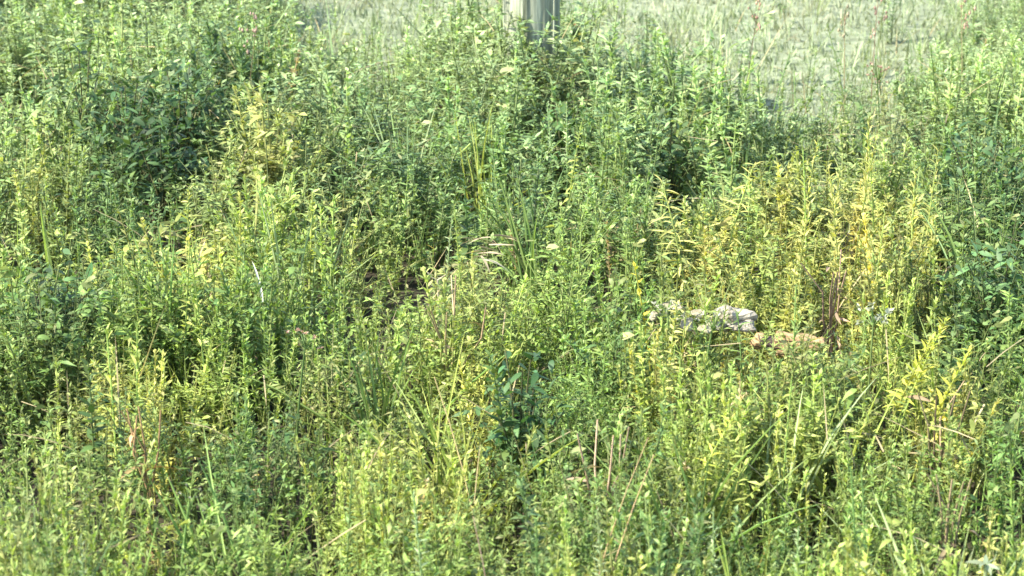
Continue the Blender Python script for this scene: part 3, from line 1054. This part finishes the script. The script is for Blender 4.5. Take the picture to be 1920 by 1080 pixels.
# tufts
for (px, py, h, c, n, w, lab) in (
        (962, 95, .25, PG, 22, .008, 'pale grass tuft in front of the foot of the post'),
        (900, 200, .33, YG, 18, .006, 'yellow green grass tuft below and left of the post'),
        (760, 190, .34, PG, 20, .006, 'long pale grass tuft between post and dark left patch'),
        (1010, 290, .36, MG, 18, .008, 'long bladed green grass below the post'),
        (1480, 720, .31, PG, 12, .008, 'wide bladed pale grass tuft below the log chunk'),
        (1590, 700, .31, YG, 10, .008, 'wide bladed yellow green grass right below the log chunk'),
        (1850, 330, .40, BG, 22, .009, 'arching grass with broad bluish blades at the right edge'),
        (1800, 900, .36, PG, 18, .006, 'pale stiff grass tuft near the lower right corner'),
        (70, 930, .36, PG, 24, .006, 'greyish pale grass tuft in the lower left corner'),
        (440, 830, .36, MG, 18, .008, 'green grass with curled blades in the lower left half'),
        (850, 640, .37, YG, 18, .007, 'upright yellow green grass in the centre below the straw'),
        (1290, 760, .36, MG, 20, .008, 'bright green grass tuft right of centre, lower half'),
        (700, 560, .37, MG, 18, .008, 'green grass tuft left of the small dark gap in the centre'),
        (1420, 960, .35, YG, 20, .008, 'yellow green grass tuft on the bottom edge right of centre'),
        (1730, 1010, .34, YG, 22, .007, 'dense yellow green grass on the bottom edge near the right corner'),
        (300, 420, .38, MG, 18, .007, 'green grass tuft under the large dark hollow at left'),
        (540, 330, .38, PG, 18, .006, 'pale green grass tuft in the left half level with the hollow')):
    grass_tuft(px, py, h, c, lab, n, w, group='grass tufts')

grass_tuft(1435, 575, .27, MG, 'few thin green blades crossing in front of the log chunk', 7, .006, group='grass tufts')
grass_tuft(1525, 590, .27, PG, 'few thin pale blades crossing the right end of the log chunk', 6, .006, group='grass tufts')
leafy_plant(1330, 590, .275, YG, 'yellow green leafy shoot growing between the pale stones', n=24)
leafy_plant(1400, 600, .265, MG, 'green leafy shoot between the grey stones and the log chunk', n=24)
leafy_plant(1275, 590, .27, YC, 'yellow leafy shoot just in front of the chalk white stone', n=22)
# dry things
def stalk_bundle(px, py, h, n, col, lab, spread=.35):
    h *= .93
    x, y, z = top_at(px, py, h)
    t = empty('dry_stalk_bundle', x, y, z, lab, 'dry stalks')
    for i in range(n):
        a = random.uniform(0, 6.28)
        stem_obj(t, [(random.gauss(0, .008), random.gauss(0, .008), 0)] + [(math.cos(a) * spread * h * (k / 4) ** 2 * random.uniform(.3, 1.3) + random.gauss(0, .005), math.sin(a) * spread * h * (k / 4) ** 2, h * k / 4) for k in range(1, 5)],
                 .0028, .0014, vary(col, .25), M_DRY, 'stalk', 4)
    for i in range(n):
        piece('dry', t, (random.gauss(0, .015), random.gauss(0, .015), h * random.uniform(.3, .9)), random.uniform(0, 6.28), random.uniform(-.4, .9), random.uniform(-1, 1), random.uniform(.03, .07), .008, vary(col, .3))
    return t


stalk_bundle(1560, 490, .28, 6, (.34, .25, .17), 'bundle of pinkish tan dead stalks over the dark gap at right', .3)
stalk_bundle(275, 780, .30, 5, OR, 'orange brown withered stalks standing upright at lower left', .15)
stalk_bundle(850, 560, .31, 6, (.30, .23, .13), 'tan dead stalks in the dark gap left of centre', .4)
stalk_bundle(1130, 800, .32, 5, (.32, .24, .16), 'pinkish dry stalks right of centre in the lower half', .15)
stalk_bundle(1760, 730, .28, 5, (.24, .19, .11), 'tan and pink withered stalks below the feathery yellow sprigs', .2)
stalk_bundle(1790, 880, .29, 5, (.24, .19, .11), 'row of thin tan stalks near the lower right corner', .12)

x, y = at(925, 440, .25)
t = empty('fallen_straw', x, y, .235, 'pale tan broken straw lying across the weeds in the centre', 'straw')
for i in range(15):
    piece('dryblade', t, (random.gauss(-.005, .018), random.gauss(0, .02), random.uniform(-.03, .012)), random.choice((0, math.pi)) + random.gauss(0, .35), random.gauss(0, .15), random.uniform(-1, 1),
          random.uniform(.03, .06), random.uniform(.003, .007), vary((.42, .35, .23), .3), name='straw')
x, y = at(965, 455, .25)
for px, py, lab in ((490, 520, 'single whitish curved dead blade in the left half'), (820, 490, 'white forked twig in front of the dark gap left of centre')):
    x, y = at(px, py, .30)
    t = empty('dead_blade' if px < 600 else 'forked_twig', x, y, .25, lab, 'dead blade' if px < 600 else 'twig')
    if px < 600:
        piece('dryblade', t, (0, 0, 0), 1.8, 1.0, .4, .09, .006, WH, name='blade')
    else:
        stem_obj(t, [(-.028, .01, .034), (-.012, 0, .018), (0, 0, .012)], .0011, .0018, (.34, .30, .22), M_DRY, 'branch')
        stem_obj(t, [(.024, -.01, .03), (.012, 0, .02), (0, 0, .012)], .001, .0018, (.34, .30, .22), M_DRY, 'branch')
        stem_obj(t, [(0, 0, -.1), (.002, 0, -.04), (0, 0, .012)], .0022, .0018, (.34, .30, .22), M_DRY, 'stem')

RD = (.20, .13, .08); BR = (.23, .16, .09)
for (px, py, h, c, sc, ln, az, lab) in (
        (1397, -20, .42, RD, (.36, .22, .16), .10, 0.1, 'tall thin reddish brown seed stalk crossing the pale field right of the post'),
        (1640, 0, .36, RD, (.34, .22, .17), .05, 1, 'thin reddish stalk near the top edge at right'),
        (1815, -10, .40, BR, (.34, .22, .16), .08, 2, 'brown seeded stalk near the top right corner'),
        (1590, 5, .34, BR, (.30, .26, .16), .05, 2, 'thin brown stalk at the top edge, left of the reddish one'),
        (455, 60, .36, BR, (.40, .28, .22), .1, 0, 'pinkish seed head stalk near the top edge at left'),
        (1110, 850, .40, TN, (.46, .36, .22), .25, .3, 'long bare tan stem leaning right, lower centre right'),
        (1090, 830, .40, TN, (.46, .36, .22), .30, .5, 'long bare tan stem leaning right, left neighbour of a similar one'),
        (940, 980, .33, PK, (.5, .4, .3), .15, 2.6, 'pink stem with a forked foot at the bottom edge centre'),
        (905, 720, .37, TN, (.4, .4, .22), .3, 2.4, 'thin tan stalk with branching top beside the black gap in the centre')):
    seed_stalk(px, py, h, c, lab, sc, lean=ln, az=az, nb=0 if py > 700 else 4, seeds=20)

# glossy dark leaves with pale leaves at the lower right corner
x, y = at(1848, 1052, .27)
t = empty('pale_leaved_plant', x, y, float(ground_z(x, y)), 'plant with white grey lobed leaves over a dark gap, at the lower right corner', 'weed')
stem_obj(t, [(0, 0, 0), (.005, 0, .15), (0, 0, .27)], .004, .003, PG)
for i in range(9):
    piece('ovate', t, (0, 0, .27), i * .7, random.uniform(.1, .7), random.uniform(-.5, .5), random.uniform(.02, .035), .008, (.25, .30, .19))
for i in range(10):
    piece('ovate', t, (0, 0, .20), i * .63 + .3, random.uniform(0, .5), random.uniform(-.5, .5), random.uniform(.04, .06), .022, DG)

# dark drooping leaves against the pale field, upper right
for (px, py, h, lab) in ((1440, 95, .30, 'small dark leaf spray against the pale field, lowest left of its row'),
                         (1500, 135, .30, 'dark leaf spray at the pale field edge, right of the smaller one'),
                         (1660, 80, .34, 'dark arching leaf spray against the pale field above the pink flowers'),
                         (1600, 45, .34, 'dark leaf spray highest against the pale field at right'),
                         (1770, 60, .38, 'long dark arching weed against the pale field near the right corner'),
                         (1850, 20, .42, 'dark leafy weed touching the top edge near the right corner')):
    leafy_plant(px, py, h, BG, lab, 'arching_weed', 16, .05, .011, el=(-.1, .6), lean=.25, group='dark sprays at the pale field edge')
